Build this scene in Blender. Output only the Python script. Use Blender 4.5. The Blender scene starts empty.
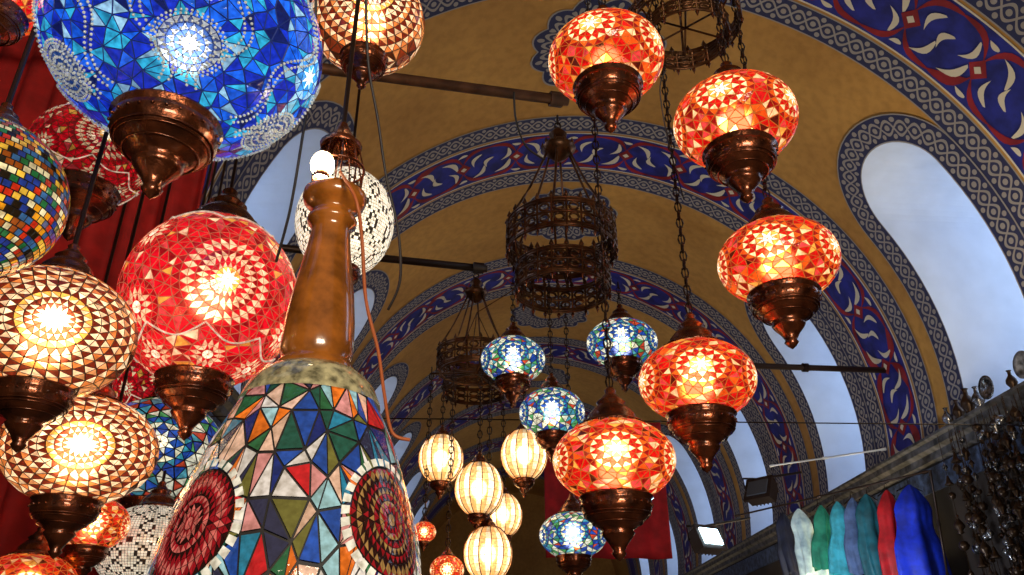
import bpy, bmesh, math, random
from mathutils import Vector, Matrix
random.seed(7)
sc = bpy.context.scene
try:
    sc.view_settings.view_transform = 'Standard'
except Exception as e:
    print(e)
pi = math.pi
EYE = Vector((0, 0, 1.6))
TH = math.radians(26.7); PS = math.radians(2.04)
FW = Vector((math.sin(PS)*math.cos(TH), math.cos(PS)*math.cos(TH), math.sin(TH)))
RT = Vector((math.cos(PS), -math.sin(PS), 0))
UP = RT.cross(FW)
def P(px, py, D):
    return EYE + D*(FW + RT*((px-512)/800.0) + UP*((287.5-py)/800.0))

# ---------------------------------------------------------------- materials
def newmat(name):
    m = bpy.data.materials.new(name); m.use_nodes = True
    nt = m.node_tree; b = nt.nodes['Principled BSDF']
    return m, nt, b
def prin(name, col, rough=.5, metal=0., em=None, es=0., coat=0., noise=0., nscale=8., bump=0.):
    m, nt, b = newmat(name)
    b.inputs['Base Color'].default_value = (*col, 1)
    b.inputs['Roughness'].default_value = rough
    b.inputs['Metallic'].default_value = metal
    b.inputs['Coat Weight'].default_value = coat
    if em:
        b.inputs['Emission Color'].default_value = (*em, 1)
        b.inputs['Emission Strength'].default_value = es
    if noise > 0 or bump > 0:
        tc = nt.nodes.new('ShaderNodeTexCoord')
        n = nt.nodes.new('ShaderNodeTexNoise'); n.inputs['Scale'].default_value = nscale
        n.inputs['Detail'].default_value = 6
        nt.links.new(tc.outputs['Object'], n.inputs['Vector'])
        if noise > 0:
            mx = nt.nodes.new('ShaderNodeMix'); mx.data_type = 'RGBA'
            mx.inputs[6].default_value = (*[c*(1-noise) for c in col], 1)
            mx.inputs[7].default_value = (*[min(1, c*(1+noise)) for c in col], 1)
            cr = nt.nodes.new('ShaderNodeMapRange')
            cr.inputs[1].default_value = .35; cr.inputs[2].default_value = .65
            nt.links.new(n.outputs['Fac'], cr.inputs[0])
            nt.links.new(cr.outputs[0], mx.inputs[0])
            nt.links.new(mx.outputs[2], b.inputs['Base Color'])
        if bump > 0:
            bp = nt.nodes.new('ShaderNodeBump'); bp.inputs['Strength'].default_value = bump
            bp.inputs['Distance'].default_value = .02
            nt.links.new(n.outputs['Fac'], bp.inputs['Height'])
            nt.links.new(bp.outputs['Normal'], b.inputs['Normal'])
    return m

def tilemat(name, clear):
    m, nt, b = newmat(name)
    a = nt.nodes.new('ShaderNodeAttribute'); a.attribute_name = 'Col'
    dk = nt.nodes.new('ShaderNodeMix'); dk.data_type = 'RGBA'; dk.inputs[0].default_value = .5
    dk.inputs[7].default_value = (.01, .01, .01, 1)
    nt.links.new(a.outputs['Color'], dk.inputs[6]); nt.links.new(dk.outputs[2], b.inputs['Base Color'])
    tc = nt.nodes.new('ShaderNodeTexCoord')
    n = nt.nodes.new('ShaderNodeTexNoise'); n.inputs['Scale'].default_value = 110
    nt.links.new(tc.outputs['Object'], n.inputs['Vector'])
    mr = nt.nodes.new('ShaderNodeMapRange'); mr.inputs[1].default_value = .3; mr.inputs[2].default_value = .7
    mr.inputs[3].default_value = .42; mr.inputs[4].default_value = 1.75
    nt.links.new(n.outputs['Fac'], mr.inputs[0])
    mu = nt.nodes.new('ShaderNodeMath'); mu.operation = 'MULTIPLY'
    nt.links.new(a.outputs['Alpha'], mu.inputs[0]); nt.links.new(mr.outputs[0], mu.inputs[1])
    nt.links.new(a.outputs['Color'], b.inputs['Emission Color'])
    nt.links.new(mu.outputs[0], b.inputs['Emission Strength'])
    b.inputs['Roughness'].default_value = .10
    b.inputs['Coat Weight'].default_value = .3
    bp = nt.nodes.new('ShaderNodeBump'); bp.inputs['Strength'].default_value = .3; bp.inputs['Distance'].default_value = .004
    nt.links.new(n.outputs['Fac'], bp.inputs['Height']); nt.links.new(bp.outputs['Normal'], b.inputs['Normal'])
    if clear:
        # frosted stained glass: the bulb inside shows through softly
        rf = nt.nodes.new('ShaderNodeBsdfRefraction'); rf.inputs['IOR'].default_value = 1.25
        rf.inputs['Roughness'].default_value = .48
        lt = nt.nodes.new('ShaderNodeMix'); lt.data_type = 'RGBA'; lt.inputs[0].default_value = .07
        lt.inputs[7].default_value = (1, .80, .5, 1)
        nt.links.new(a.outputs['Color'], lt.inputs[6]); nt.links.new(lt.outputs[2], rf.inputs['Color'])
        ms = nt.nodes.new('ShaderNodeMixShader'); ms.inputs[0].default_value = .32
        out = nt.nodes['Material Output']
        nt.links.new(b.outputs[0], ms.inputs[1]); nt.links.new(rf.outputs[0], ms.inputs[2])
        nt.links.new(ms.outputs[0], out.inputs['Surface'])
    return m
M_OPAQ = tilemat('mosaic_tile', False)
M_TILE = tilemat('mosaic_glass', True)
M_BRONZE = prin('bronze', (.15, .040, .015), .25, .8, noise=.6, nscale=30, bump=.3, coat=.4)
M_FRET = prin('pierced_brown_metal', (.12, .05, .022), .38, .7, noise=.5, nscale=20)
M_IRON = prin('dark_iron', (.045, .025, .018), .45, .7)
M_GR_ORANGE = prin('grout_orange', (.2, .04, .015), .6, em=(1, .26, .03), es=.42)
M_GR_DARK = prin('grout_dark', (.015, .012, .012), .6)
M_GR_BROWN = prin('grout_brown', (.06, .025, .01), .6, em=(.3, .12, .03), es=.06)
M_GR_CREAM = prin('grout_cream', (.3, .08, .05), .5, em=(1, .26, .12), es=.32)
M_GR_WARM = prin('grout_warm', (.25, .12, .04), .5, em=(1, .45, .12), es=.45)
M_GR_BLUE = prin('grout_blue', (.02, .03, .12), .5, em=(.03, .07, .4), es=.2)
M_GLOW = prin('lamp_bulb', (1, .9, .7), .3, em=(1, .72, .38), es=36)
M_GLOWB = prin('lamp_bulb_cool', (1, 1, 1), .3, em=(.85, .92, 1), es=20)

def ochre():
    m, nt, b = newmat('ochre_plaster')
    tc = nt.nodes.new('ShaderNodeTexCoord')
    n = nt.nodes.new('ShaderNodeTexNoise'); n.inputs['Scale'].default_value = .6; n.inputs['Detail'].default_value = 6
    n2 = nt.nodes.new('ShaderNodeTexNoise'); n2.inputs['Scale'].default_value = 9; n2.inputs['Detail'].default_value = 8
    nt.links.new(tc.outputs['Object'], n.inputs['Vector']); nt.links.new(tc.outputs['Object'], n2.inputs['Vector'])
    r = nt.nodes.new('ShaderNodeValToRGB')
    r.color_ramp.elements[0].position = .25; r.color_ramp.elements[0].color = (.40, .19, .042, 1)
    r.color_ramp.elements[1].position = .75; r.color_ramp.elements[1].color = (.66, .35, .085, 1)
    nt.links.new(n.outputs['Fac'], r.inputs[0])
    mx = nt.nodes.new('ShaderNodeMix'); mx.data_type = 'RGBA'; mx.blend_type = 'MULTIPLY'; mx.inputs[0].default_value = .35
    r2 = nt.nodes.new('ShaderNodeValToRGB')
    r2.color_ramp.elements[0].position = .35; r2.color_ramp.elements[0].color = (.55, .5, .45, 1)
    r2.color_ramp.elements[1].position = .6; r2.color_ramp.elements[1].color = (1, 1, 1, 1)
    nt.links.new(n2.outputs['Fac'], r2.inputs[0])
    nt.links.new(r.outputs[0], mx.inputs[6]); nt.links.new(r2.outputs[0], mx.inputs[7])
    nt.links.new(mx.outputs[2], b.inputs['Base Color'])
    b.inputs['Roughness'].default_value = .7
    bp = nt.nodes.new('ShaderNodeBump'); bp.inputs['Strength'].default_value = .2; bp.inputs['Distance'].default_value = .02
    nt.links.new(n2.outputs['Fac'], bp.inputs['Height']); nt.links.new(bp.outputs['Normal'], b.inputs['Normal'])
    return m
M_OCHRE = ochre()

def scrollmat():
    m, nt, b = newmat('painted_scroll_border')
    L = nt.links
    uv = nt.nodes.new('ShaderNodeTexCoord'); sp = nt.nodes.new('ShaderNodeSeparateXYZ')
    L.new(uv.outputs['UV'], sp.inputs[0])
    def mt(op, a, bb=None, c=None):
        n = nt.nodes.new('ShaderNodeMath'); n.operation = op
        for i, v in enumerate((a, bb, c)):
            if v is None: continue
            if isinstance(v, (int, float)): n.inputs[i].default_value = v
            else: L.new(v, n.inputs[i])
        return n.outputs[0]
    u = mt('SUBTRACT', sp.outputs[0], .5); v = sp.outputs[1]
    s = mt('MULTIPLY', mt('SINE', mt('MULTIPLY', v, 2*pi)), .24)
    d1 = mt('LESS_THAN', mt('ABSOLUTE', mt('SUBTRACT', u, s)), .055)
    d2 = mt('LESS_THAN', mt('ABSOLUTE', mt('ADD', u, s)), .055)
    e = mt('GREATER_THAN', mt('ABSOLUTE', u), .455)
    fv = mt('SUBTRACT', mt('FRACT', mt('MULTIPLY', v, 2)), .5)
    rr = mt('SQRT', mt('ADD', mt('MULTIPLY', u, u), mt('MULTIPLY', mt('MULTIPLY', fv, fv), .3)))
    fl = mt('LESS_THAN', rr, .10)
    fv2 = mt('SUBTRACT', mt('FRACT', mt('ADD', mt('MULTIPLY', v, 2), .5)), .5)
    au = mt('SUBTRACT', mt('ABSOLUTE', u), .3)
    rr2 = mt('SQRT', mt('ADD', mt('MULTIPLY', au, au), mt('MULTIPLY', mt('MULTIPLY', fv2, fv2), .3)))
    lf = mt('LESS_THAN', rr2, .09)
    mk = mt('MAXIMUM', mt('MAXIMUM', d1, d2), mt('MAXIMUM', e, mt('MAXIMUM', fl, lf)))
    mx = nt.nodes.new('ShaderNodeMix'); mx.data_type = 'RGBA'
    mx.inputs[6].default_value = (.022, .027, .095, 1); mx.inputs[7].default_value = (.34, .31, .29, 1)
    L.new(mk, mx.inputs[0]); L.new(mx.outputs[2], b.inputs['Base Color'])
    b.inputs['Roughness'].default_value = .6
    return m
M_SCROLL = scrollmat()
M_NAVY = prin('painted_navy', (.016, .022, .24), .5, noise=.4, nscale=5)
M_RED = prin('painted_red', (.26, .012, .018), .5, noise=.3, nscale=5)
M_WHITE = prin('painted_ivory', (.70, .64, .52), .6)
M_PLASTER = prin('white_plaster', (.60, .65, .76), .85, noise=.05, nscale=3, bump=.15)
M_GLASS = prin('window_daylight_glass', (.7, .8, .9), .4, em=(.62, .78, 1.0), es=2.8)
M_WALL = prin('dark_shop_wall', (.022, .013, .01), .8, noise=.4, nscale=3)
M_FLOOR = prin('stone_floor', (.25, .2, .16), .5, noise=.3, nscale=4)
M_CORN = prin('cornice_stone', (.07, .065, .07), .6, noise=.7, nscale=10)

# ---------------------------------------------------------------- mesh builder
class MB:
    def __init__(s):
        s.v = []; s.f = []; s.m = []; s.c = []; s.sm = []; s.mats = []
    def mi(s, mat):
        if mat not in s.mats: s.mats.append(mat)
        return s.mats.index(mat)
    def add(s, vs, fs, mat, col=(1, 1, 1, 0), smooth=False):
        o = len(s.v); i = s.mi(mat)
        s.v.extend([tuple(p) for p in vs])
        for f in fs:
            s.f.append([o+k for k in f]); s.m.append(i); s.c.append(col); s.sm.append(smooth)
    def revolve(s, prof, c, mat, segs=28, smooth=True, col=(1, 1, 1, 0)):
        vs = []; fs = []
        n = len(prof)
        for (r, z) in prof:
            for k in range(segs):
                a = 2*pi*k/segs
                vs.append((c[0]+max(r, 1e-5)*math.cos(a), c[1]+max(r, 1e-5)*math.sin(a), c[2]+z))
        for i in range(n-1):
            for k in range(segs):
                k2 = (k+1) % segs
                fs.append((i*segs+k, i*segs+k2, (i+1)*segs+k2, (i+1)*segs+k))
        s.add(vs, fs, mat, col, smooth)
    def ball(s, c, r, mat, segs=10, rings=6, col=(1, 1, 1, 0), sz=1.0):
        s.revolve([(r*math.sin(pi*i/rings), -r*sz*math.cos(pi*i/rings)) for i in range(rings+1)], c, mat, segs, True, col)
    def tube(s, path, r, mat, segs=6, col=(1, 1, 1, 0), closed=False):
        path = [Vector(p) for p in path]; n = len(path)
        vs = []; fs = []
        for i, p in enumerate(path):
            if closed: t = path[(i+1) % n]-path[i-1]
            else: t = path[min(i+1, n-1)]-path[max(i-1, 0)]
            if t.length < 1e-9: t = Vector((0, 0, 1))
            t.normalize()
            ref = Vector((0, 0, 1)) if abs(t.z) < .9 else Vector((1, 0, 0))
            a = t.cross(ref).normalized(); b = t.cross(a)
            rr = r[i] if isinstance(r, (list, tuple)) else r
            for k in range(segs):
                q = 2*pi*k/segs
                vs.append(p + (a*math.cos(q)+b*math.sin(q))*rr)
        m = n if closed else n-1
        for i in range(m):
            j = (i+1) % n
            for k in range(segs):
                k2 = (k+1) % segs
                fs.append((i*segs+k, i*segs+k2, j*segs+k2, j*segs+k))
        if not closed:
            fs.append(tuple(range(segs))); fs.append(tuple((n-1)*segs+k for k in range(segs)))
        s.add(vs, fs, mat, col, True)
    def torus(s, c, R, r, mat, axis='z', segs=24, ss=6, stretch=1.0):
        path = []
        for k in range(segs):
            a = 2*pi*k/segs; x = R*math.cos(a); y = R*math.sin(a)*stretch
            if axis == 'z': d = (x, y, 0)
            elif axis == 'x': d = (0, x, y)
            else: d = (x, 0, y)
            path.append(Vector(c)+Vector(d))
        s.tube(path, r, mat, ss, closed=True)
    def chain(s, p0, ztop, mat, L=.034, r=.0028):
        z = p0[2]; i = 0
        while z < ztop:
            s.torus((p0[0], p0[1], z+L*.5), L*.28, r, mat, 'x' if i % 2 else 'y', 8, 4, 1.9)
            z += L*.8; i += 1
    def box(s, c, d, mat, R=None):
        vs = []
        for x in (-.5, .5):
            for y in (-.5, .5):
                for z in (-.5, .5):
                    q = Vector((x*d[0], y*d[1], z*d[2]))
                    if R: q = R @ q
                    vs.append(Vector(c)+q)
        s.add(vs, [(0, 1, 3, 2), (4, 6, 7, 5), (0, 4, 5, 1), (2, 3, 7, 6), (0, 2, 6, 4), (1, 5, 7, 3)], mat)
    def build(s, name, loc=None, uvs=None):
        me = bpy.data.meshes.new(name)
        off = Vector(loc) if loc is not None else Vector((0, 0, 0))
        me.from_pydata([tuple(Vector(p)-off) for p in s.v], [], s.f)
        for m in s.mats: me.materials.append(m)
        me.polygons.foreach_set('material_index', s.m)
        me.polygons.foreach_set('use_smooth', s.sm)
        ca = me.color_attributes.new('Col', 'FLOAT_COLOR', 'CORNER')
        buf = []
        for f, c in zip(s.f, s.c): buf.extend(list(c)*len(f))
        ca.data.foreach_set('color', buf)
        me.update()
        ob = bpy.data.objects.new(name, me); ob.location = off
        sc.collection.objects.link(ob)
        return ob

# ---------------------------------------------------------------- the vault
CX, CZ, RV = 1.30, 3.10+1.6, 3.87
PH0 = math.radians(-9)
YA, YB = -3.0, 32.0
def V(phi, y, off=0.):
    return (CX+(RV-off)*math.cos(phi), y, CZ+(RV-off)*math.sin(phi))
ARCH = [1.8, 5.6, 9.4, 13.2, 17.0, 20.8, 24.6, 28.4]
WINY = [3.55, 7.35, 11.15, 14.95, 18.75, 22.55, 26.35]
WW, WB, WS0, WS1 = .64, .34, -.48, 1.92
def inwin(s_, y, g=.0):
    for wy in WINY:
        dy = y-wy
        if abs(dy) < WW+g and WS0-g < s_ < WS1: return True
        if s_ >= WS1 and dy*dy+(s_-WS1)**2 < (WW+g)**2: return True
    return False
mb = MB()
nphi = 130; ny = 350
vs = []; fs = []
for i in range(nphi+1):
    ph = PH0+(pi-2*PH0)*i/nphi
    for j in range(ny+1):
        vs.append(V(ph, YA+(YB-YA)*j/ny))
for i in range(nphi):
    phc = PH0+(pi-2*PH0)*(i+.5)/nphi
    s_ = RV*(phc if phc < pi/2 else pi-phc)
    for j in range(ny):
        yc = YA+(YB-YA)*(j+.5)/ny
        if inwin(s_, yc, .08): continue
        a = i*(ny+1)+j
        fs.append((a, a+1, a+ny+2, a+ny+1))
mb.add(vs, fs, M_OCHRE, smooth=True)
mb.build('ceiling')

def strip(name, rows, uvr, mat):
    me = bpy.data.meshes.new(name); n = len(rows[0])
    v = [p for r in rows for p in r]; f = []
    for i in range(len(rows)-1):
        for j in range(n-1):
            f.append((i*n+j, i*n+j+1, (i+1)*n+j+1, (i+1)*n+j))
    me.from_pydata(v, [], f); me.materials.append(mat)
    u = me.uv_layers.new(name='UVMap'); uf = [q for r in uvr for q in r]
    for l in me.loops: u.data[l.index].uv = uf[l.vertex_index]
    for p in me.polygons: p.use_smooth = True
    ob = bpy.data.objects.new(name, me); sc.collection.objects.link(ob)
    return ob
def par(ob, parent):
    ob.parent = parent
def empty(name, loc=(0, 0, 0)):
    e = bpy.data.objects.new(name, None); e.location = loc; e.empty_display_size = .1
    sc.collection.objects.link(e); return e

def arch_strip(y0, y1, mat, off, name, unit):
    n = 120; rows = []; uv = []
    for i in range(n+1):
        ph = PH0+(pi-2*PH0)*i/n
        rows.append([V(ph, y0+(y1-y0)*k/3, off) for k in range(4)])
        uv.append([(k/3, RV*ph/unit) for k in range(4)])
    return strip(name, rows, uv, mat)
def leaf(x0, y0, x1, y1, bend, wd, n=7):
    a = Vector((x0, y0)); b = Vector((x1, y1)); d = b-a; nrm = Vector((-d.y, d.x))
    Lp = []; Rp = []
    for i in range(n+1):
        t = i/n; c = a+d*t+nrm*bend*math.sin(pi*t)
        w_ = wd*math.sin(pi*min(1, t*.93+.07))**.8*(1.25-.6*t)
        u_ = nrm.normalized()*w_
        Lp.append(tuple(c+u_)); Rp.append(tuple(c-u_))
    return Lp+Rp[::-1]
REDS = [leaf(-.44, .0, -.10, .52, .22, .045), leaf(.44, .0, .10, .52, -.22, .045), leaf(-.44, 1.0, -.10, .50, -.22, .045), leaf(.44, 1.0, .10, .50, .22, .045),
        [(-.16, .50), (0, .36), (.16, .50), (0, .64)]]
WHTS = [leaf(-.30, .16, .02, .30, .25, .042), leaf(.06, .10, .34, .34, -.22, .045), leaf(.30, .66, -.02, .80, .25, .042), leaf(-.04, .62, -.34, .92, .2, .05),
        leaf(-.14, -.06, .12, .06, .3, .045), leaf(.36, .44, .40, .60, .1, .035), leaf(-.40, .42, -.36, .60, .1, .035), [(-.06, .50), (0, .44), (.06, .50), (0, .56)]]
for ai, ya in enumerate(ARCH):
    A = empty('trim_%d' % (ai+1))
    par(arch_strip(ya-.80, ya+.80, M_OCHRE, .006, 'arch_ground', 1), A)
    par(arch_strip(ya-.79, ya-.45, M_SCROLL, .012, 'arch_border_near', .34), A)
    par(arch_strip(ya+.45, ya+.79, M_SCROLL, .012, 'arch_border_far', .34), A)
    par(arch_strip(ya-.42, ya+.42, M_NAVY, .012, 'arch_navy_band', 1), A)
    par(arch_strip(ya-.42, ya-.40, M_WHITE, .014, 'arch_fillet_near', 1), A)
    par(arch_strip(ya+.40, ya+.42, M_WHITE, .014, 'arch_fillet_far', 1), A)
    if ai > 6: continue
    m2 = MB(); per = .80; W = .80
    s0 = RV*PH0; tot = RV*(pi-2*PH0); k = 0
    while (k+1.2)*per < tot:
        for poly, mat, off in [(q, M_RED, .018) for q in REDS]+[(q, M_WHITE, .024) for q in WHTS]:
            fl = -1 if k % 2 else 1
            pts = []
            for (u, v) in poly:
                ph = (s0+(k+v)*per)/RV
                pts.append(V(ph, ya+u*W*fl, off))
            bm_ = bmesh.new(); bv = [bm_.verts.new(p) for p in pts]
            f = bm_.faces.new(bv); r_ = bmesh.ops.triangulate(bm_, faces=[f])
            bm_.verts.index_update()
            m2.add([v.co[:] for v in bm_.verts], [[v.index for v in f.verts] for f in bm_.faces], mat)
            bm_.free()
        k += 1
    par(m2.build('arch_motifs'), A)

for bi, wy in enumerate(WINY[:5]):
    rows = []; uv = []
    n = 96
    for k in range(n+1):
        a = 2*pi*k/n; row = []; ur = []
        rad = .74+.10*abs(math.sin(6*a))
        for q in range(4):
            rr = .30+(rad-.30)*q/3
            row.append(V(pi/2+rr*math.cos(a)/RV, wy+rr*math.sin(a), .010)); ur.append((q/3, 12*a/(2*pi)))
        rows.append(row); uv.append(ur)
    strip('trim_%d' % (20+bi), rows, uv, M_SCROLL)

M_FRAME = prin('window_frame', (.35, .38, .42), .6)
wn = 0
for side in (1, -1):
    for wy in WINY:
        wn += 1
        Wn = empty('window_%d' % wn)
        def S(s_, y, off=0.):
            ph = s_/RV
            if side < 0: ph = pi-ph
            return V(ph, y, off)
        path = []
        for i in range(13): path.append((WS0+(WS1-WS0)*i/12, -1, 0))
        for i in range(1, 24):
            path.append((WS1, 0, i/24*pi))
        for i in range(12, -1, -1): path.append((WS0+(WS1-WS0)*i/12, 1, 0))
        def pt(q, w):
            s_, sd, a = q
            if sd: return (s_, wy+sd*w)
            return (WS1+math.sin(a)*w, wy-math.cos(a)*w)
        rows = []; uv = []; acc = 0; prev = None
        for q in path:
            c = pt(q, WW+WB*.5)
            if prev: acc += math.hypot(c[0]-prev[0], c[1]-prev[1])
            prev = c
            rows.append([S(*pt(q, WW+WB*k/3), .020) for k in range(4)])
            uv.append([(k/3, acc/WB) for k in range(4)])
        par(strip('tile_border', rows, uv, M_SCROLL), Wn)
        XE = CX+side*(RV+1.0)
        inner = [Vector(S(*pt(q, WW), .022)) for q in path]
        sill = [Vector(S(WS0, wy+WW*(1-2*i/6), .022)) for i in range(1, 6)]
        loop = inner+sill
        zb = CZ+RV*math.sin(WS0/RV)
        outer = [Vector((XE, wy+(p.y-wy)*.86, zb+.25+(p.z-zb)*.86)) for p in loop]
        m3 = MB(); n = len(loop)
        vs = []; NS = 6
        for t in range(NS+1):
            f = t/NS
            vs += [a.lerp(b, f) for a, b in zip(loop, outer)]
        fs = []
        for t in range(NS):
            for k in range(n):
                k2 = (k+1) % n
                fs.append((t*n+k, t*n+k2, (t+1)*n+k2, (t+1)*n+k))
        m3.add(vs, fs, M_PLASTER, smooth=False)
        m3.add(outer, [tuple(range(n))], M_GLASS)
        zt = max(p.z for p in outer); zl = min(p.z for p in outer)
        for dy in (-.27, 0, .27):
            m3.box((XE-side*.03, wy+dy, (zl+zt)/2), (.03, .03, (zt-zl)*.94), M_FRAME)
        for kz in range(1, 5):
            m3.box((XE-side*.03, wy, zl+(zt-zl)*kz/5), (.03, 1.0, .03), M_FRAME)
        par(m3.build('reveal_and_glass'), Wn)

ZS = CZ+RV*math.sin(PH0); XW = RV*math.cos(PH0)
M_RAILC = prin('cornice_tiles', (.04, .06, .12), .5, noise=.8, nscale=16)
for side, nm in ((1, 'wall_right'), (-1, 'wall_left')):
    m4 = MB(); m4.box((CX+side*(XW+.1), (YA+YB)/2, ZS/2), (.2, YB-YA, ZS), M_WALL); m4.build(nm)
    prof = [(0, -.20), (.06, -.18), (.06, -.10), (.12, -.07), (.12, -.0), (.16, .02), (.16, .05), (.0, .07)]
    m5 = MB(); vs = []
    for y in (YA, YB):
        for (dx, dz) in prof: vs.append((CX+side*(XW-dx), y, ZS+dz))
    n = len(prof)
    m5.add(vs, [(k, k+1, n+k+1, n+k) for k in range(n-1)], M_CORN)
    m5.box((CX+side*(XW-.01), (YA+YB)/2, ZS-.36), (.03, YB-YA, .26), M_RAILC)
    m5.build('trim_%d' % (31 if side > 0 else 32))
m4 = MB(); m4.box((CX, (YA+YB)/2, -.05), (2*XW+.4, YB-YA, .1), M_FLOOR); m4.build('floor')
m4 = MB(); m4.box((CX, YB, 4.5), (9, .2, 9), M_OCHRE); m4.build('wall_far')

# ---------------------------------------------------------------- mosaic tools
def dirv(az, el): return Vector((math.cos(el)*math.cos(az), math.cos(el)*math.sin(az), math.sin(el)))
def cames(mb, outer, inner, mat):
    n = len(outer)
    mb.add(list(outer)+list(inner), [(i, (i+1) % n, n+(i+1) % n, n+i) for i in range(n)], mat)
def tri_tiles(mb, N, ros, bg, surf, rnd, inset=.86, jit=.03, fall=.0, tile=None, grout=None):
    tile = tile or M_TILE
    pts = []; tag = []
    for ri, R in enumerate(ros):
        ax = dirv(R['az'], R['el']); e1 = Vector((-math.sin(R['az']), math.cos(R['az']), 0)); e2 = ax.cross(e1)
        R['b'] = (ax, e1, e2); sx, sy = R.get('st', (1, 1))
        pts.append(ax); tag.append((ri, 0))
        for k, (a, n) in enumerate(R['rings']):
            off = (k % 2)*pi/n
            for i in range(n):
                q = 2*pi*i/n+off; rho = math.sin(a)
                u = sx*rho*math.cos(q); v = sy*rho*math.sin(q)
                pts.append((ax*math.sqrt(max(0, 1-u*u-v*v))+e1*u+e2*v).normalized()); tag.append((ri, k+1))
    g = pi*(3-math.sqrt(5))
    for i in range(N):
        z = 1-2*(i+.5)/N; r = math.sqrt(1-z*z); a = g*i
        d = Vector((r*math.cos(a), r*math.sin(a), z))+Vector([rnd.uniform(-1, 1) for _ in range(3)])*jit
        d.normalize(); ok = True
        for R in ros:
            ax, e1, e2 = R['b']; sx, sy = R.get('st', (1, 1))
            if d.dot(ax) > 0 and math.hypot(d.dot(e1)/sx, d.dot(e2)/sy) < math.sin(R['rings'][-1][0])*1.0+.05: ok = False; break
        if ok: pts.append(d); tag.append((-1, 0))
    bm_ = bmesh.new()
    for p in pts: bm_.verts.new(p*(1+rnd.uniform(0, 1e-4)))
    bm_.verts.ensure_lookup_table(); bm_.verts.index_update()
    bmesh.ops.convex_hull(bm_, input=bm_.verts)
    for f in bm_.faces:
        ids = [v.index for v in f.verts]
        if max(ids) >= len(pts) or min(ids) < 0: continue
        cen = sum((pts[i] for i in ids), Vector())/len(ids)
        nn = (pts[ids[1]]-pts[ids[0]]).cross(pts[ids[2]]-pts[ids[0]])
        if nn.dot(cen) < 0: ids = ids[::-1]
        tg = [tag[i] for i in ids]
        if all(t[0] == tg[0][0] for t in tg) and tg[0][0] >= 0:
            ks = sorted(t[1] for t in tg); R = ros[tg[0][0]]
            pal = R['pal'][min(ks[0], len(R['pal'])-1)]
            c = pal[0] if ks[1] == ks[0] else pal[1]
            if ks[0] == 0: c = pal[0]
        else:
            c = bg(rnd)
        j = rnd.uniform(.72, 1.25)*(1-fall+fall*math.cos(math.asin(max(-1, min(1, cen.normalized().z))))**2)  # bulb falloff baked into the tile glow, poles dimmer than equator
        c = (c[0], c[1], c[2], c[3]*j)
        vs = [surf((cen+(pts[i]-cen)*inset).normalized(), 1.012) for i in ids]
        mb.add(vs, [tuple(range(len(ids)))], tile, c)
        if grout: cames(mb, [surf(pts[i].normalized(), 1.0) for i in ids], vs, grout)
    bm_.free()
def grid_tiles(mb, nla, nlo, colfn, surf, e0=-1.3, e1=1.3, ins=.42, stag=.5, grout=None, tile=None):
    for i in range(nla):
        ea = e0+(e1-e0)*(i+.5)/nla; de = (e1-e0)/nla
        for j in range(nlo):
            a = 2*pi*(j+stag*(i % 2))/nlo; da = 2*pi/nlo
            c = colfn(i, j, a, ea)
            vs = [surf(dirv(a+sx*da*ins, ea+sy*de*ins), 1.012) for sx, sy in ((-1, -1), (1, -1), (1, 1), (-1, 1))]
            mb.add(vs, [(0, 1, 2, 3)], tile or M_TILE, c)
            if grout: cames(mb, [surf(dirv(a+sx*da*.5, ea+sy*de*.5), 1.0) for sx, sy in ((-1, -1), (1, -1), (1, 1), (-1, 1))], vs, grout)
CUP = [(.46, -.02), (.585, .0), (.605, .04), (.56, .08), (.575, .12), (.56, .25), (.46, .38), (.31, .50), (.24, .55), (.27, .59), (.24, .64), (.15, .75), (.09, .86), (.115, .90), (.07, .96), (0, 1.02)]
CAP = [(.40, .0), (.54, .0), (.56, .03), (.50, .07), (.42, .12), (.40, .20), (.30, .32), (.22, .38), (.25, .43), (.17, .50), (.085, .60), (.10, .65), (.03, .72), (0, .73)]
def beadring(mb, c, r, z, n, br, mat):
    for k in range(n):
        a = 2*pi*k/n
        mb.ball((c[0]+r*math.cos(a), c[1]+r*math.sin(a), c[2]+z), br, mat, 6, 4)

RD = (.74, .005, .007); OR = (.95, .12, .010); YE = (1, .48, .08); CR = (1, .72, .36); WH = (1, .88, .62); PK = (.88, .07, .08)
def C(c, e): return (c[0], c[1], c[2], e)
def bg_red(r):
    x = r.random()
    return C(RD, .9) if x < .42 else C((.38, .004, .008), .6) if x < .54 else C(OR, 1.0) if x < .67 else C(PK, .95) if x < .77 else C(YE, 1.0) if x < .86 else C(CR, 1.1) if x < .96 else C((.12, .01, .01), .2)
def bg_blue(r):
    x = r.random()
    return C((.008, .03, .50), 1.0) if x < .38 else C((.01, .13, .82), 1.1) if x < .62 else C((.03, .44, .70), 1.0) if x < .82 else C((.01, .02, .18), .4) if x < .91 else C((.35, .65, .85), .9)
def bg_teal(r):
    x = r.random()
    return C((.015, .08, .48), 1.) if x < .26 else C((.08, .38, .5), 1.) if x < .42 else C((.8, .80, .62), 1.3) if x < .74 else C((.10, .42, .14), .9) if x < .88 else C((.65, .07, .03), 1.)
def bg_multi(r):
    return r.choice([C((.015, .03, .22), .25), C((.02, .20, .32), .42), C((.03, .16, .06), .30), C((.75, .68, .62), .48), C((.80, .17, .015), .52), C((.6, .012, .015), .5), C((.75, .30, .28), .42), C((.35, .6, .65), .45), C((.8, .5, .35), .45), C((.02, .08, .40), .4), C((.22, .20, .04), .25), C((.02, .12, .08), .25), C((.05, .05, .12), .15)])
def bg_amber(r):
    x = r.random()
    return C((.32, .05, .015), .4) if x < .34 else C((.80, .32, .10), .8) if x < .60 else C((1, .74, .45), 1.1) if x < .86 else C((.08, .02, .008), .12)

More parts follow.
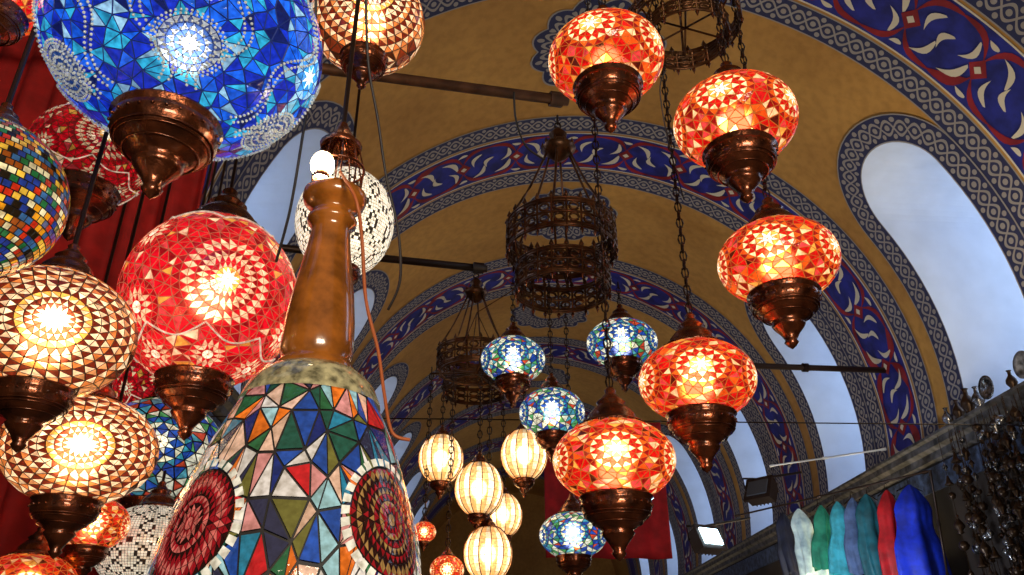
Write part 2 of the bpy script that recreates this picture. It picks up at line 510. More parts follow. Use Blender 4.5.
def lamp(name, px, py, D, w, b, style, cs=1.0, chain=None, seed=0, azo=0., bright=1., rod=False, cap=None):  # rosette centres glow hottest, a bulb hotspot put into the tile colours
    rnd = random.Random(seed+int(px*7+py))
    c = P(px, py, D); a = w/2*D/800.
    mb = MB()
    azc = math.atan2(EYE.y-c.y, EYE.x-c.x)+azo
    def surf(d, k=1.): return c+Vector((d.x*a*k, d.y*a*k, d.z*a*b*k))
    def bulb(mat, r=.20):
        mb.ball(c+Vector((0, 0, 0)), a*r, mat, 14, 10, sz=1.2)
        mb.revolve([(a*.07, a*b*.95), (a*.08, a*r*1.1), (a*.05, a*r)], c, M_IRON, 10)
    def mulb(f): return lambda r: (lambda q: (q[0], q[1], q[2], q[3]*bright))(f(r))
    def mulp(pal, f): return [tuple(C(x[:3], x[3]*f) for x in pr) for pr in pal]
    if style == 'red':
        bulb(M_GLOW, .23)
        pal = [(C(WH, 3), C(WH, 4)), (C(WH, 3.0), C(YE, 1.7)), (C(CR, 2.0), C(RD, 1.0)), (C(RD, 1.0), C(CR, 1.6)), (C(OR, 1.1), C((.4, .005, .01), .8))]
        ros = [dict(az=azc+k*2*pi/5, el=-.08, rings=[(.08, 8), (.20, 8), (.31, 16), (.42, 16), (.53, 20)], pal=mulp(pal, bright*(1 if k == 0 else .7))) for k in range(5)]
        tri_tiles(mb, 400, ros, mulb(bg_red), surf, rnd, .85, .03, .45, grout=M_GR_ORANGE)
    elif style == 'teal':
        bulb(M_GLOW if bright >= 1 else M_GR_WARM)
        pal = [(C(WH, 3), C(WH, 2)), (C((.8, .95, .85), 1.9), C((.02, .12, .6), 1.)), (C((.02, .12, .6), 1.), C((.85, .85, .6), 1.5)), (C((.05, .36, .5), 1.), C((.02, .08, .45), .9))]
        ros = [dict(az=azc+k*2*pi/5, el=-.1, rings=[(.12, 8), (.24, 8), (.36, 16), (.48, 16)], pal=mulp(pal, bright*(1 if k == 0 else .7))) for k in range(5)]
        tri_tiles(mb, 300, ros, mulb(bg_teal), surf, rnd, .82, .04, .4, grout=M_GR_DARK)
    elif style == 'blue':
        bulb(M_GLOWB, .12)
        ros = [dict(az=azc+k*pi/2+.02, el=-.80, rings=[(.05, 8), (.10, 12), (.15, 16), (.20, 20)], pal=[(C((.8, .85, .9), .6), C((.8, .9, 1), .6)), (C((.3, .35, .5), .3), C((.02, .1, .4), .5)), (C((.65, .7, .8), .5), C((.05, .15, .5), .5)), (C((.1, .15, .4), .4), C((.6, .65, .7), .5))]) for k in range(4)]
        ros += [dict(az=azc+k*pi/2-.42, el=-.34, rings=[(.05, 8), (.12, 8), (.20, 16)], pal=[(C((.85, .97, 1), 5), C(WH, 2)), (C((.6, .9, 1), 2.6), C((.05, .4, .9), 1.6)), (C((.05, .35, .9), 1.3), C((.4, .75, 1), 1.2))]) for k in range(4)]
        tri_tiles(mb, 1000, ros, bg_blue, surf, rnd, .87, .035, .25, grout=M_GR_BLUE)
        SILV = (.62, .64, .60, .32)
        for k in range(10):
            a0 = azc+k*pi/5+pi/10
            for off in (-.03, .03):
                for i in range(70):
                    el = -1.1+2.1*i/69
                    az = a0+off/max(.3, math.cos(el))+.16*math.sin(el*8+k*pi)/max(.4, math.cos(el))*.6
                    mb.ball(surf(dirv(az, el), 1.02), a*.0115, M_OPAQ, 5, 3, SILV)
        for R in ros[:4]:
            ax, e1, e2 = R['b']
            for rad, n in ((.06, 12), (.11, 22), (.16, 30), (.21, 40), (.235, 44)):
                for i in range(n):
                    q = 2*pi*i/n
                    d = (ax+(e1*math.cos(q)+e2*math.sin(q))*math.tan(rad)).normalized()
                    mb.ball(surf(d, 1.02), a*.0105, M_OPAQ, 5, 3, SILV)
    elif style == 'redbig':
        if bright >= 1: bulb(M_GLOW, .17)
        else: mb.revolve([(a*.9*math.sin(pi*i/12), -a*b*.9*math.cos(pi*i/12)) for i in range(13)], c, M_GR_DARK, 24)
        A_, B_ = C((.78, .004, .018), 1.0*bright), C((1, .62, .36), 1.2*bright)
        D_ = C((.42, .003, .012), .7*bright)
        pal = [(C(WH, 5*bright), C(WH, 4)), (C(WH, 3*bright), C(YE, 2.0*bright)), (B_, A_), (A_, B_), (B_, D_), (A_, B_), (B_, A_), (D_, A_), (A_, C(PK, .8*bright)), (B_, A_)]
        ros = [dict(az=azc+.14+k*2*pi/3, el=-.15, rings=[(.07, 10), (.13, 16), (.19, 20), (.26, 24), (.33, 26), (.41, 28), (.49, 30), (.58, 32)], pal=pal) for k in range(3)]
        pal2 = [(C(WH, 1.8*bright), C(WH, 2)), (A_, B_), (B_, A_), (A_, D_)]
        for k in range(3):
            for dz in (-.45, .45):
                ros.append(dict(az=azc+.14+pi/3+k*2*pi/3, el=dz, rings=[(.07, 8), (.14, 12), (.22, 16), (.29, 20)], pal=pal2))
        for k in range(6):
            ros.append(dict(az=azc+.14+k*pi/3, el=-.98, rings=[(.06, 8), (.12, 12), (.19, 16)], pal=pal2))
        def bgr(r):
            x = r.random(); return A_ if x < .60 else D_ if x < .76 else C(PK, .8*bright) if x < .86 else B_ if x < .93 else C(YE, .8*bright)
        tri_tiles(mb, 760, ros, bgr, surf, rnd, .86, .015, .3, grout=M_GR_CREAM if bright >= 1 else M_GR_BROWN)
        for k in range(8):
            for i in range(40):
                t = i/39; az = azc+k*pi/4+t*pi/4; el = -.62-.16*math.sin(t*pi)
                mb.ball(surf(dirv(az, el), 1.02), a*.013, M_OPAQ, 5, 3, (.8, .6, .45, .5))
                mb.ball(surf(dirv(az, -el+.1), 1.02), a*.013, M_OPAQ, 5, 3, (.8, .6, .45, .5))
    elif style == 'amber':
        bulb(M_GLOW, .24)
        W2 = C((1, .74, .44), 1.7); BR = C((.26, .022, .01), .5); AM = C((.85, .26, .06), 1.0); HW = C(WH, 5)
        W3 = C((1, .70, .42), 1.3)
        pal = [(HW, HW), (HW, C(WH, 4)), (C(WH, 3.4), BR), (W2, BR), (W2, C(YE, 1.4)), (BR, W2), (W3, BR), (W3, AM), (BR, W3), (C((.9, .4, .15), .9), BR), (W3, AM)]
        ros = [dict(az=azc+k*pi, el=-.22, rings=[(.07, 8), (.14, 14), (.22, 18), (.31, 22), (.41, 24), (.52, 28), (.63, 30), (.75, 32), (.88, 34), (1.02, 36), (1.16, 36)], pal=mulp(pal, bright)) for k in range(2)]
        tri_tiles(mb, 300, ros, mulb(bg_amber), surf, rnd, .85, .01, .3, grout=M_GR_BROWN)
    elif style == 'squares':
        bulb(M_GLOW, .12)
        cols = [C((.80, .32, .01), .8), C((.85, .50, .05), .9), C((.65, .03, .008), .7), C((.02, .06, .40), .45), C((.02, .25, .07), .4), C((.8, .7, .4), .9), C((.45, .10, .01), .45), C((.05, .2, .5), .45), C((.03, .02, .01), .1)]
        def cf(i, j, az, el):
            k = (i+int(3*math.sin(j*.5))) % 9
            q = cols[k % len(cols)] if rnd.random() < .5 else rnd.choice(cols)
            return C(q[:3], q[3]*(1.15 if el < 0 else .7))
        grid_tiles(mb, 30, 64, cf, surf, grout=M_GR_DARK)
    elif style == 'white':
        bulb(M_GLOW if bright > .6 else M_GR_WARM, .16)
        def cf(i, j, az, el):
            m_ = math.sin(az*6+2.2*math.sin(el*5)); m2_ = math.sin(az*6-2.2*math.sin(el*5))
            if min(abs(m_), abs(m2_)) < .16: return C((.05, .04, .04), .05)
            return C((1, .90, .72), 1.4*bright)
        grid_tiles(mb, 44, 110, cf, surf, ins=.44, stag=0, grout=M_GR_DARK)
    elif style == 'cream':
        bulb(M_GLOW, .28)
        def cf(i, j, az, el):
            f = max(0, math.cos(el*1.15)); n_ = rnd.uniform(.6, 1.3)  # bulb light painted into the panes, fading toward top and bottom
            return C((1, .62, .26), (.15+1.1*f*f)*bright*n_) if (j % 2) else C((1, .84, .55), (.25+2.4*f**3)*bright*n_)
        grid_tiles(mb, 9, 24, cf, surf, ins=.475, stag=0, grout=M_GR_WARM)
        for k in range(12):
            a0 = 2*pi*(k+.25)/12
            mb.tube([surf(dirv(a0, -1.2+2.4*i/12), 1.03) for i in range(13)], a*.020, M_BRONZE, 4)
    rimr = .54*cs; z0 = a*b*math.sqrt(1-min(.95, rimr)**2)
    mb.revolve([(r*a*cs, -z0-z*a*cs) for r, z in CUP], c, M_BRONZE, 28)
    beadring(mb, c, a*cs*.575, -z0-a*cs*.17, 26, a*cs*.022, M_BRONZE)
    for zz_, rr_ in ((.30, .535), (.34, .50), (.44, .40)):
        mb.torus((c.x, c.y, c.z-z0-zz_*a*cs), rr_*a*cs, a*cs*.012, M_BRONZE, 'z', 28, 5)
    kc = cap or cs
    rimc = .54*kc; z1 = a*b*math.sqrt(1-min(.95, rimc)**2)
    mb.revolve([(r*a*kc, z1+z*a*kc) for r, z in CAP], c, M_BRONZE, 28)
    beadring(mb, c, a*kc*.56, z1-a*kc*.0, 24, a*kc*.035, M_BRONZE)
    top = c+Vector((0, 0, z1+.70*a*kc))
    if chain is None: chain = 5.6
    if rod: mb.tube([top, (top.x, top.y, chain)], .0035, M_IRON, 6)
    else:
        mb.tube([top, (top.x, top.y, chain)], .0015, M_IRON, 4)
        mb.chain(top, chain, M_IRON)
    mb.build(name, c)
    return c, a

L = 'mosaic_globe_lamp'
near = []
def NL(*a_, **k_):
    c, r = lamp(*a_, **k_); near.append((c, r)); return c
NL(L, 606, 60, 2.10, 114, .68, 'red', azo=-.22)
NL(L, 735, 122, 2.05, 120, .70, 'red', azo=-.15)
NL(L, 778, 262, 2.15, 117, .70, 'red', azo=-.1)
NL(L, 697, 381, 2.10, 115, .70, 'red', azo=.1)
NL(L, 614, 461, 2.00, 121, .68, 'red', azo=.05)
NL(L, 187, 44, 1.20, 262, .80, 'blue', cs=.64, rod=True)
NL(L, 210, 300, 1.55, 168, 1.06, 'redbig', cs=.72, rod=True, cap=.95)
NL(L, 50, 333, 1.15, 160, .80, 'amber', cs=.78, rod=True, bright=1.0)
NL(L, 80, 450, 1.36, 145, .74, 'amber', cs=.75, rod=True, bright=1.1)
NL(L, -25, 196, .98, 165, 1.0, 'squares', cs=.7, rod=True)
NL(L, 2, -16, 1.12, 110, .8, 'red', cs=1., rod=True)
NL(L, 92, 156, 1.75, 116, .8, 'redbig', cs=1., rod=True, bright=.5)
NL(L, 345, 222, 1.75, 96, 1.2, 'white', cs=.7, rod=True, bright=.9)
NL(L, 368, 22, 1.62, 112, .9, 'amber', cs=.7, rod=True)
NL(L, 158, 452, 1.95, 124, .85, 'teal', cs=.75, rod=True, bright=.7)
NL(L, 166, 385, 2.10, 96, .8, 'redbig', cs=.8, rod=True, bright=.7)
NL(L, 92, 524, 1.60, 70, .75, 'red', cs=1., rod=True, bright=.8)
NL(L, 150, 548, 1.75, 104, .8, 'white', cs=.8, rod=True, bright=.45)
NL(L, 26, 590, 1.5, 96, .75, 'red', cs=.9, rod=True, bright=.5)

# ---------------------------------------------------------------- chandeliers
def chandelier(name, px, py, D, w, ztop, tiers, bulbs=0):
    c = P(px, py, D); R = w/2*D/800
    mb = MB()
    for (rr, zz, h, n) in tiers:
        r = R*rr; z = c.z+R*zz; H = R*h
        for q in (0, .5, 1):
            mb.torus((c.x, c.y, z-H*q), r, R*.022, M_FRET, 'z', 40, 6)
        for (qa, qb) in ((0, .17), (.83, 1.0), (.45, .55)):
            mb.revolve([(r, c.z*0-H*qa), (r*1.01, -H*(qa+qb)/2), (r, -H*qb), (r*.985, -H*(qa+qb)/2), (r, -H*qa)], (c.x, c.y, z), M_FRET, 40)
        for k in range(n):
            a0 = 2*pi*k/n; a1 = 2*pi*(k+.5)/n
            p0 = Vector((c.x+r*math.cos(a0), c.y+r*math.sin(a0), z))
            mb.tube([p0, p0-Vector((0, 0, H))], R*.022, M_FRET, 5)
            t = Vector((-math.sin(a1), math.cos(a1), 0)); rad = r*pi/n*.66
            for zq in (.31, .69):
                q = Vector((c.x+r*math.cos(a1), c.y+r*math.sin(a1), z-H*zq))
                path = [q+t*rad*math.cos(u)+Vector((0, 0, H*.13*math.sin(u))) for u in [2*pi*i/10 for i in range(10)]]
                mb.tube(path, R*.026, M_FRET, 5, closed=True)
            mb.revolve([(0, 0), (R*.05, R*.04), (R*.03, R*.09), (0, R*.16)], p0, M_FRET, 6)
            mb.revolve([(0, 0), (R*.04, -R*.05), (R*.02, -R*.1), (0, -R*.17)], p0-Vector((0, 0, H)), M_BRONZE, 6)
    rr0, zz0 = tiers[0][0], tiers[0][1]
    hub = Vector((c.x, c.y, c.z+R*(zz0+1.7)))
    for k in range(6):
        a0 = 2*pi*k/6+.3
        s_ = Vector((c.x+R*rr0*math.cos(a0), c.y+R*rr0*math.sin(a0), c.z+R*zz0)); e_ = hub+Vector((math.cos(a0), math.sin(a0), 0))*R*.22
        mb.tube([s_.lerp(e_, t/8)-Vector((0, 0, R*.12*math.sin(pi*t/8))) for t in range(9)], R*.026, M_FRET, 5)
        if len(tiers) > 1:
            s2 = Vector((c.x+R*tiers[1][0]*math.cos(a0), c.y+R*tiers[1][0]*math.sin(a0), c.z+R*tiers[1][1]))
            mb.tube([s_, s2], R*.02, M_FRET, 5)
            mb.tube([s2, (c.x, c.y, s2.z)], R*.02, M_FRET, 5)
    mb.revolve([(0, -.25*R), (.12*R, -.18*R), (.26*R, -.02*R), (.34*R, .06*R), (.28*R, .14*R), (.12*R, .3*R), (.18*R, .4*R), (.06*R, .55*R), (0, .6*R)], hub, M_FRET, 20)
    for k in range(10):
        a0 = 2*pi*k/10; mb.revolve([(0, 0), (R*.04, R*.05), (0, R*.17)], hub+Vector((math.cos(a0)*.31*R, math.sin(a0)*.31*R, .05*R)), M_FRET, 5)
    mb.chain(hub+Vector((0, 0, .5*R)), ztop, M_IRON, .05, .005)
    mb.build(name, c)
    return c, R, hub
zrod1 = P(566, 101, 3.72).z
zrod2 = P(480, 268, 4.55).z
cc, cR, h1 = chandelier('pierced_metal_chandelier', 562, 262, 3.5, 110, zrod1, [(1.0, .76, .58, 24), (.84, -.12, .50, 20)])
c2, R2_, h2 = chandelier('pierced_metal_chandelier', 474, 372, 4.3, 74, zrod2, [(1.0, .60, .60, 18), (.8, -.2, .45, 14)])
c3, R3_, h3 = chandelier('pierced_metal_chandelier', 684, 18, 2.75, 108, 8.2, [(1.0, .1, .35, 20), (.75, -.25, .3, 16)])

zc = cc.z-cR*.1
lamp(L, 513, 360, 3.45, 64, .72, 'teal', cs=.95, chain=zc)
lamp(L, 622, 343, 3.5, 70, .66, 'teal', cs=.9, chain=zc)
lamp(L, 552, 413, 3.3, 65, .76, 'teal', cs=.9, chain=zc)
lamp(L, 573, 535, 3.2, 67, .68, 'teal', cs=.9, chain=zc)
hz = c2.z-.25
hp = []
for (x, y, w, D) in ((441, 459, 44, 3.5), (479, 489, 48, 3.2), (524, 455, 46, 3.45), (488, 554, 48, 3.1), (503, 515, 38, 3.6)):
    c_, _ = lamp('ribbed_glass_lamp', x, y, D, w, 1.15, 'cream', cs=.78, chain=hz); hp.append(c_)
for (x, y, D, w) in ((424, 532, 3.3, 24), (447, 570, 3.2, 34)):
    c_, _ = lamp(L, x, y, D, w, .85, 'red', cs=.8, chain=hz); hp.append(c_)
mb = MB()
hx = sum(p.x for p in hp)/len(hp); hy = sum(p.y for p in hp)/len(hp)
mb.torus((hx, hy, hz), .16, .006, M_FRET, 'z', 30, 6)
for p in hp: mb.tube([(hx, hy, hz), (p.x, p.y, hz)], .005, M_FRET, 6)
for k in range(3):
    a0 = 2*pi*k/3+.4
    mb.tube([(hx+.16*math.cos(a0), hy+.16*math.sin(a0), hz), (hx, hy, hz+.3)], .002, M_FRET, 5)
mb.tube([(hx, hy, hz+.3), (cc.x-cR*.84, cc.y, cc.z-cR*.55)], .0025, M_FRET, 5)
mb.build('iron_lamp_hoop')

# ---------------------------------------------------------------- bell shaped mosaic lamp with a wooden neck
M_WOOD = prin('varnished_wood', (.32, .10, .014), .2, coat=.7, noise=.5, nscale=22)
M_BULB = prin('bulb_glow', (1, .9, .7), .3, em=(1, .78, .45), es=30)
M_COLLAR = prin('painted_glass_collar', (.30, .27, .16), .12, coat=.6, noise=.8, nscale=75, em=(.5, .42, .2), es=.08)
neck = P(314, 376, 1.05)
bc = neck-Vector((0, 0, .314))
TB = [(.33, .02), (.314, .056), (.295, .073), (.27, .087), (.23, .106), (.184, .123), (.12, .141), (.054, .154), (0, .159), (-.1, .153), (-.2, .115), (-.3, .055), (-.33, .02)]
def rz(z):
    for (z1, r1), (z2, r2) in zip(TB, TB[1:]):
        if z2 <= z <= z1:
            t = (z-z1)/(z2-z1); return r1+(r2-r1)*t
    return .02
def bsurf(d, k=1.):
    z = .33*d.z; h = math.hypot(d.x, d.y); r = rz(z)*k
    return bc+Vector((d.x/h*r, d.y/h*r, z)) if h > 1e-6 else bc+Vector((0, 0, z))
mb = MB()
mb.revolve([(rz(.33-.66*i/40)*.985, .33-.66*i/40) for i in range(1, 40)], bc, M_GR_DARK, 48)
azc = math.atan2(EYE.y-bc.y, EYE.x-bc.x)
R1_ = C((.40, .008, .015), .4); RW = C((.80, .74, .6), .5); RP = C((.70, .15, .12), .5); DK = C((.05, .008, .006), .06); RG = C((.5, .27, .08), .3)
rr = [(.04, 8), (.08, 12), (.12, 18), (.165, 24), (.21, 28), (.255, 32), (.30, 36), (.34, 40)]
pal = [(RP, RP), (R1_, RP), (RP, DK), (R1_, RP), (DK, R1_), (R1_, RP), (RP, R1_), (R1_, DK)]
pal_b = [(RG, RG), (DK, R1_), (R1_, RG), (DK, R1_), (RG, DK), (R1_, DK), (DK, RG), (DK, R1_)]
ros = [dict(az=azc+o, el=e, st=(1.12, .60), rings=rr, pal=p_) for o, e, p_ in ((-.86, .32, pal), (.80, .36, pal_b), (2.35, .34, pal), (-2.35, .34, pal_b))]
rnd = random.Random(5)
tri_tiles(mb, 560, ros, bg_multi, bsurf, rnd, .86, .055, tile=M_OPAQ)
for R in ros:
    ax, e1, e2 = R['b']
    for rho, n, sz in ((.375, 34, .026), ):
        for i in range(n):
            q = 2*pi*i/n; dq = pi/n*.72
            vs = []
            for (dr, s_) in ((-sz, -1), (sz, -1), (sz, 1), (-sz, 1)):
                u = 1.12*(rho+dr)*math.cos(q+s_*dq); v = .60*(rho+dr)*math.sin(q+s_*dq)
                vs.append(bsurf((ax*math.sqrt(max(.01, 1-u*u-v*v))+e1*u+e2*v).normalized(), 1.03))
            mb.add(vs, [(0, 1, 2, 3)], M_OPAQ, (.85, .80, .66, .5))
mb.revolve([(.050, .0), (.060, -.002), (.070, -.010), (.080, -.022), (.088, -.040), (.0895, -.046)], bc+Vector((0, 0, .318)), M_COLLAR, 48)
WP = [(.053, 0), (.054, .008), (.049, .014), (.046, .020), (.049, .028), (.0485, .045), (.047, .075), (.042, .115), (.036, .150), (.031, .180), (.028, .205), (.029, .213), (.035, .218), (.036, .225), (.030, .231), (.030, .238), (.038, .244), (.044, .250), (.047, .258), (.046, .266), (.040, .271), (.0, .272)]
mb.revolve([(r*.98, z*1.06) for r, z in WP], bc+Vector((0, 0, .314)), M_WOOD, 36)
tp = bc+Vector((0, 0, .314+.2875))
mb.ball(tp+Vector((-.016, -.034, .024)), .017, M_BULB, 14, 10, sz=1.25)
mb.revolve([(.012, 0), (.012, .012), (.008, .014)], tp+Vector((-.016, -.034, 0)), M_BRONZE, 10)
for k in range(10):
    a0 = 2*pi*k/10
    o = Vector((math.cos(a0)*.036, math.sin(a0)*.036, 0))
    mb.tube([tp+o, tp+o*1.05+Vector((0, 0, .04)), tp+o*.8+Vector((0, 0, .075)), tp+o*.2+Vector((0, 0, .10))], .0014, M_BRONZE, 5)
mb.torus(tp+Vector((0, 0, .04)), .038, .002, M_BRONZE)
mb.revolve([(.030, .078), (.032, .084), (.022, .094), (.012, .11), (.006, .125)], tp, M_BRONZE, 20)
mb.tube([tp+Vector((0, 0, .1)), (tp.x, tp.y, 5.6)], .004, M_IRON, 6)
mb.revolve([(.02, -.33), (.06, -.30), (.05, -.36), (.02, -.42), (0, -.46)], bc, M_BRONZE, 24)
mb.build('bell_shaped_mosaic_lamp', bc)
near.append((tp, .1))

mb = MB()
for y in (.45, 3.3):
    mb.tube([(CX-XW, y, 5.6), (CX+XW, y, 5.6)], .03, M_IRON, 8)
for c, r in near:
    mb.tube([(c.x, .45, 5.6), (c.x, 3.3, 5.6)], .012, M_IRON, 6)
mb.build('hanging_rail_frame')

# ---------------------------------------------------------------- tie rods, wires
def rodobj(name, a, b, r=.02, mat=M_IRON):
    mb = MB(); a = Vector(a); b = Vector(b)
    mb.tube([a, a.lerp(b, .5), b], r, mat, 8)
    for t in (.02, .5, .98):
        d = (b-a).normalized(); mb.tube([a.lerp(b, t)-d*.03, a.lerp(b, t)+d*.03], r*1.5, mat, 8)
    mb.build(name)
M_RUST = prin('rusty_iron', (.14, .06, .03), .6, .5, noise=.4, nscale=12)
def to_wall(p, q, x):
    p = Vector(p); q = Vector(q); t = (x-p.x)/(q.x-p.x); return p+(q-p)*t
e1_ = P(568, 101, 3.72); s1_ = to_wall(e1_, P(370, 75, 3.5), CX-XW+.03)
rodobj('iron_tie_rod', s1_, e1_, .024, M_RUST)
e2_ = P(487, 269, 4.55); s2_ = to_wall(e2_, P(380, 258, 4.45), CX-XW+.03)
rodobj('iron_tie_rod', s2_, e2_, .022, M_IRON)
rodobj('iron_tie_rod', P(700, 364, 9.8), P(905, 371, 10.3), .04, M_IRON)
M_WIREO = prin('orange_cable', (.45, .11, .03), .5)
M_WIREK = prin('black_cable', (.02, .015, .015), .5)
def wire(name, pts, r, mat):
    mb = MB(); P_ = [P(*p) for p in pts]; out = []
    n = len(P_)
    for i in range(n-1):
        p0, p1, p2, p3 = P_[max(i-1, 0)], P_[i], P_[i+1], P_[min(i+2, n-1)]
        for k in range(8):
            t = k/8
            out.append(.5*((2*p1)+(p2-p0)*t+(2*p0-5*p1+4*p2-p3)*t*t+(3*p1-p0-3*p2+p3)*t**3))
    out.append(P_[-1]); mb.tube(out, r, mat, 6); mb.build(name)
wire('electric_cable', [(340, 172, 1.14), (356, 200, 1.1), (362, 240, 1.1), (366, 300, 1.1), (378, 350, 1.1), (384, 392, 1.1), (392, 432, 1.1), (410, 440, 1.1)], .0026, M_WIREO)
wire('electric_cable', [(366, -20, 1.5), (368, 60, 1.5), (378, 120, 1.5), (386, 175, 1.5), (398, 230, 1.5), (400, 280, 1.5), (388, 310, 1.5)], .0028, M_WIREK)
wire('electric_cable', [(316, -20, 1.35), (314, 60, 1.35), (302, 140, 1.35), (290, 210, 1.35), (276, 262, 1.35)], .0024, M_WIREK)
wire('electric_cable', [(514, 92, 3.6), (516, 120, 3.6), (526, 146, 3.6), (545, 160, 3.6)], .005, M_WIREK)
wire('electric_cable', [(666, 70, 2.4), (660, 90, 2.4), (668, 140, 2.4), (684, 200, 2.4)], .002, M_WIREK)

# ---------------------------------------------------------------- textiles
def cloth(name, top, w, h, col, folds=5, yaw=0., taper=.75, amp=.05, rough=.8):
    mat = prin(name+'_fabric', col, rough, noise=.25, nscale=12)
    nx, nz = 80, 14; vs = []; fs = []
    R = Matrix.Rotation(yaw, 3, 'Z')
    for j in range(nz+1):
        t = j/nz; ww = w*(taper+(1-taper)*min(1, t*2.2)**.7)
        for i in range(nx+1):
            u = i/nx-.5
            p = Vector((u*ww, amp*math.sin(u*2*pi*folds+t*.8)*(.35+.65*t), -h*t))
            vs.append(Vector(top)+R @ p)
    for j in range(nz):
        for i in range(nx):
            a = j*(nx+1)+i; fs.append((a, a+1, a+nx+2, a+nx+1))
    mb = MB(); mb.add(vs, fs, mat, smooth=True)
    ob = mb.build(name)
    md = ob.modifiers.new('thick', 'SOLIDIFY'); md.thickness = .008
    return ob
def garment(name, top, w, h, col, seed):
    """a gathered shawl or dress on a hanger: narrow shoulders, swelling folds"""
    r = random.Random(seed); mat = prin(name+'_fabric', col, .55, noise=.35, nscale=9)
    nx, nz = 44, 16; vs = []; fs = []; p1 = r.uniform(0, 6); p2 = r.uniform(0, 6)
    for j in range(nz+1):
        t = j/nz
        rad = w/2*(.10+.90*min(1, t/.28)**.7)*(1-.22*math.sin(pi*min(1, max(0, (t-.2)/.4))))*(1+.12*t)
        for i in range(nx):
            a = 2*pi*i/nx
            fo = 1+(.06+.18*t)*math.sin(a*5+p1+t*1.5)+.06*math.sin(a*9+p2)
            vs.append(Vector(top)+Vector((rad*fo*math.cos(a)+.04*math.sin(t*3+p1), rad*.55*fo*math.sin(a), -h*t-.02*math.sin(3*a+p2)*t)))
    for j in range(nz):
        for i in range(nx):
            k = (i+1) % nx; fs.append((j*nx+i, j*nx+k, (j+1)*nx+k, (j+1)*nx+i))
    mb = MB(); mb.add(vs, fs, mat, smooth=True)
    tp_ = Vector(top)
    mb.tube([tp_+Vector((0, 0, -.01)), tp_+Vector((0, 0, .05)), tp_+Vector((.02, 0, .075)), tp_+Vector((.035, 0, .06))], .005, M_IRON, 5)
    mb.tube([tp_+Vector((-w*.35, 0, -.07)), tp_, tp_+Vector((w*.35, 0, -.07))], .007, M_IRON, 5)
    mb.build(name)
cloth('red_curtain', (-1.80, 2.78, 4.6), 1.28, 3.8, (.42, .010, .010), 9, 0, 1.0, .06)
bt = P(602, 422, 6.0)
cloth('red_banner', bt, .88, .98, (.45, .010, .02), 3, 0, 1.0, .03)
rodobj('banner_cable', (CX-XW+.02, bt.y, bt.z+.01), (CX+XW-.02, bt.y, bt.z+.01), .005)
rodR = (P(735, 516, 11.0), P(930, 471, 8.4))
for i_, (x, w, hh, col) in enumerate(((784, 15, .75, (.012, .015, .04)), (801, 20, .8, (.60, .85, .98)), (817, 17, .75, (.02, .26, .16)), (833, 21, .85, (.06, .48, .60)),
                           (850, 18, .85, (.10, .16, .34)), (866, 24, .95, (.01, .12, .16)), (884, 22, 1.0, (.50, .006, .012)), (907, 34, 1.05, (.006, .03, .55)))):
    t = (x-735)/195.; D = 11.0+(8.4-11.0)*t
    p = P(x, 516-45*t+4, D)
    garment('hanging_garment', p-Vector((0, 0, .05)), w*D/800*1.12, hh, col, i_+5)
rodobj('display_rod', rodR[0], rodR[1], .012)
rodobj('display_rod', P(770, 466, 10.5), P(886, 449, 9.4), .012, prin('pale_rod', (.6, .6, .62), .4, .5))
rodobj('display_rod', P(930, 471, 8.4), P(948, 578, 8.0), .012)

M_ORN = prin('tarnished_silver', (.22, .21, .22), .25, .85, noise=.8, nscale=20)
M_ORN2 = prin('dark_brass', (.05, .025, .012), .32, .6)
mb = MB(); r_ = random.Random(3)
for k in range(58):
    y = 5.6+2.4*(k/57)+r_.uniform(-.05, .05); x = CX+XW-.14-r_.uniform(0, .34); z = ZS-.22-r_.uniform(0, .35)
    mb.tube([(x, y, ZS-.12), (x+.02, y+.03, z-1.7)], .004, M_ORN2, 4)
    zz = z
    while zz > z-1.7:
        s_ = r_.uniform(.015, .055); m_ = M_ORN if r_.random() < .22 else M_ORN2
        kind = r_.random()
        if kind < .4: pr = [(0, s_*1.6), (s_*.3, s_*1.1), (s_*.9, s_*.2), (s_, -s_*.3), (s_*.4, -s_*.9), (s_*.6, -s_*1.3), (0, -s_*1.6)]
        elif kind < .7: pr = [(0, s_*1.2), (s_*.25, s_), (s_*.4, s_*.3), (s_*.6, -s_*.4), (s_*1.1, -s_), (s_, -s_*1.05), (0, -s_*.8)]
        else: pr = [(0, s_), (s_*.7, s_*.7), (s_, 0), (s_*.7, -s_*.7), (0, -s_)]
        mb.revolve(pr, (x, y, zz), m_, 10)
        zz -= s_*r_.uniform(3.2, 5.5)
mb.build('hanging_metal_ornaments')
mb = MB()
for k, (y, s_) in enumerate(((6.75, .13), (7.35, .12))):
    x = CX+XW-.12
    ringp = [(0, .02), (s_*.6, .02), (s_*.7, .035), (s_, .05), (s_, .04), (0, 0)]
    vs = []
    for (r0, h0) in ringp:
        for q in range(28):
            a = 2*pi*q/28; vs.append((x-h0, y+r0*math.cos(a), ZS+.06+s_+r0*math.sin(a)))
    fs = [(i*28+q, i*28+(q+1) % 28, (i+1)*28+(q+1) % 28, (i+1)*28+q) for i in range(5) for q in range(28)]
    mb.add(vs, fs, M_ORN if k % 2 else prin('glazed_plate', (.12, .12, .14), .3, noise=.8, nscale=18), smooth=True)
mb.build('decorative_plates')
mb = MB()
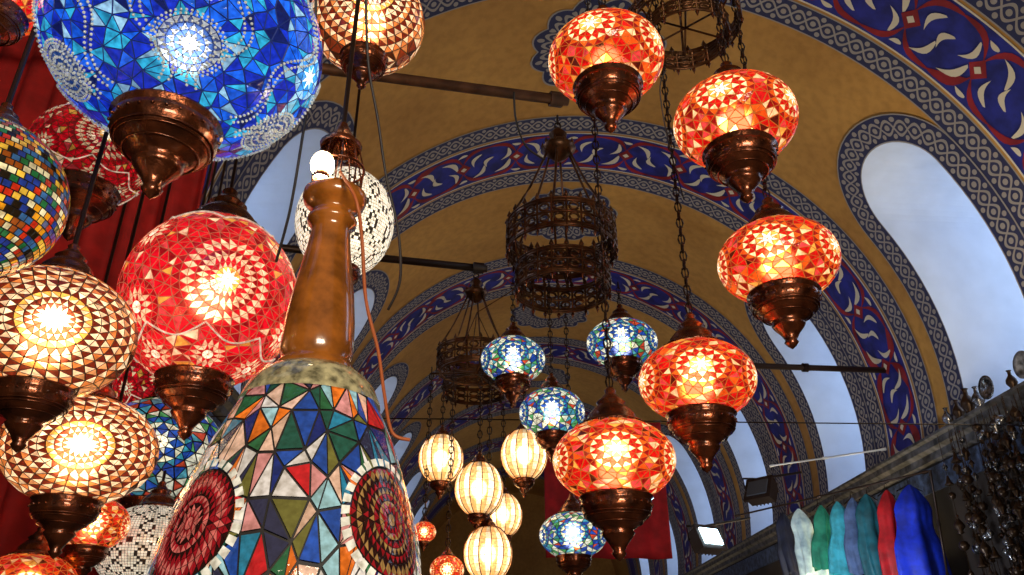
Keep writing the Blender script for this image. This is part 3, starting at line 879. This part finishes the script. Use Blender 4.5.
for k, y in enumerate((5.2, 5.5, 5.85, 6.2, 6.42, 7.05, 7.62, 7.8, 8.0, 8.22)):
    x = CX+XW-.10; s_ = r_.uniform(.05, .085)
    mb.revolve([(0, 0), (s_*.6, 0), (s_*.5, s_*.3), (s_, s_*1.1), (s_*.9, s_*1.8), (s_*.35, s_*2.6), (s_*.3, s_*3.2), (s_*.5, s_*3.5), (0, s_*3.5)], (x, y, ZS+.06), M_ORN2 if k % 3 else M_ORN, 14)
mb.build('metal_vases')

def flood(name, px, py, D, col, es, yaw):
    c = P(px, py, D); mb = MB(); R = Matrix.Rotation(yaw, 3, 'Z') @ Matrix.Rotation(math.radians(-25), 3, 'X')
    me = prin(name+'_lens', (.05, .05, .06), .3, em=col, es=es)
    mb.box(c, (.30, .12, .24), M_IRON, R)
    mb.box(c+R @ Vector((0, -.07, 0)), (.34, .03, .28), M_IRON, R)
    mb.box(c+R @ Vector((0, -.09, 0)), (.25, .02, .18), me, R)
    for k in range(6): mb.box(c+R @ Vector((-.12+.048*k, .08, 0)), (.008, .06, .2), M_IRON, R)
    mb.tube([c+Vector((-.18, 0, 0)), c+Vector((-.18, .05, .16)), c+Vector((.18, .05, .16)), c+Vector((.18, 0, 0))], .012, M_IRON)
    mb.tube([c+Vector((0, .05, .16)), c+Vector((.6, .3, .3))], .015, M_IRON)
    mb.build(name, c)
flood('floodlight', 706, 541, 8.5, (.55, .85, 1), 14, .5)
flood('floodlight', 762, 492, 9.0, (.02, .02, .02), .1, -.9)

def area(name, loc, size, e, col, target):
    l = bpy.data.lights.new(name, 'AREA'); l.shape = 'RECTANGLE'; l.size = size[0]; l.size_y = size[1]; l.energy = e; l.color = col
    o = bpy.data.objects.new(name, l); o.location = loc
    o.rotation_euler = (Vector(target)-Vector(loc)).to_track_quat('-Z', 'Y').to_euler(); sc.collection.objects.link(o)
area('fill_light', (.8, -1.6, 2.2), (1.2, .6), 84, (1, .86, .64), (.6, 3, 4.2))  # added fill from behind the camera, brightens cups and near vault
area('fill_light', (4.85, 5.6, ZS+.15), (.3, 2.5), 74, (1, .84, .56), (2.0, 7.2, 8.4))  # added uplight above the cornice, brightens windows and vault
for y, e in ((10, 36), (14, 17), (19, 14), (25, 16)):  # added unseen uplights along both sides, brighten the far vault
    area('fill_light', (4.6, y, 2.6), (.5, 2), e, (1, .78, .45), (1.8, y, 8.4))
    area('fill_light', (-2.0, y, 2.6), (.5, 2), e*.6, (1, .70, .35), (.8, y, 8.4))
area('garment_light', (3.0, 7.6, 2.0), (.3, .3), 38, (.75, .88, 1), (4.4, 10.0, 3.0))
w = bpy.data.worlds.new('world'); sc.world = w; w.use_nodes = True
w.node_tree.nodes['Background'].inputs[0].default_value = (.95, .80, .62, 1)
w.node_tree.nodes['Background'].inputs[1].default_value = .17

cam = bpy.data.cameras.new('camera'); co = bpy.data.objects.new('camera', cam)
sc.collection.objects.link(co); sc.camera = co
cam.sensor_width = 36; cam.lens = 800/1024*36; cam.clip_start = .02
co.location = EYE
Mx = Matrix((RT, UP, -FW)).transposed().to_4x4(); Mx.translation = EYE
co.matrix_world = Mx
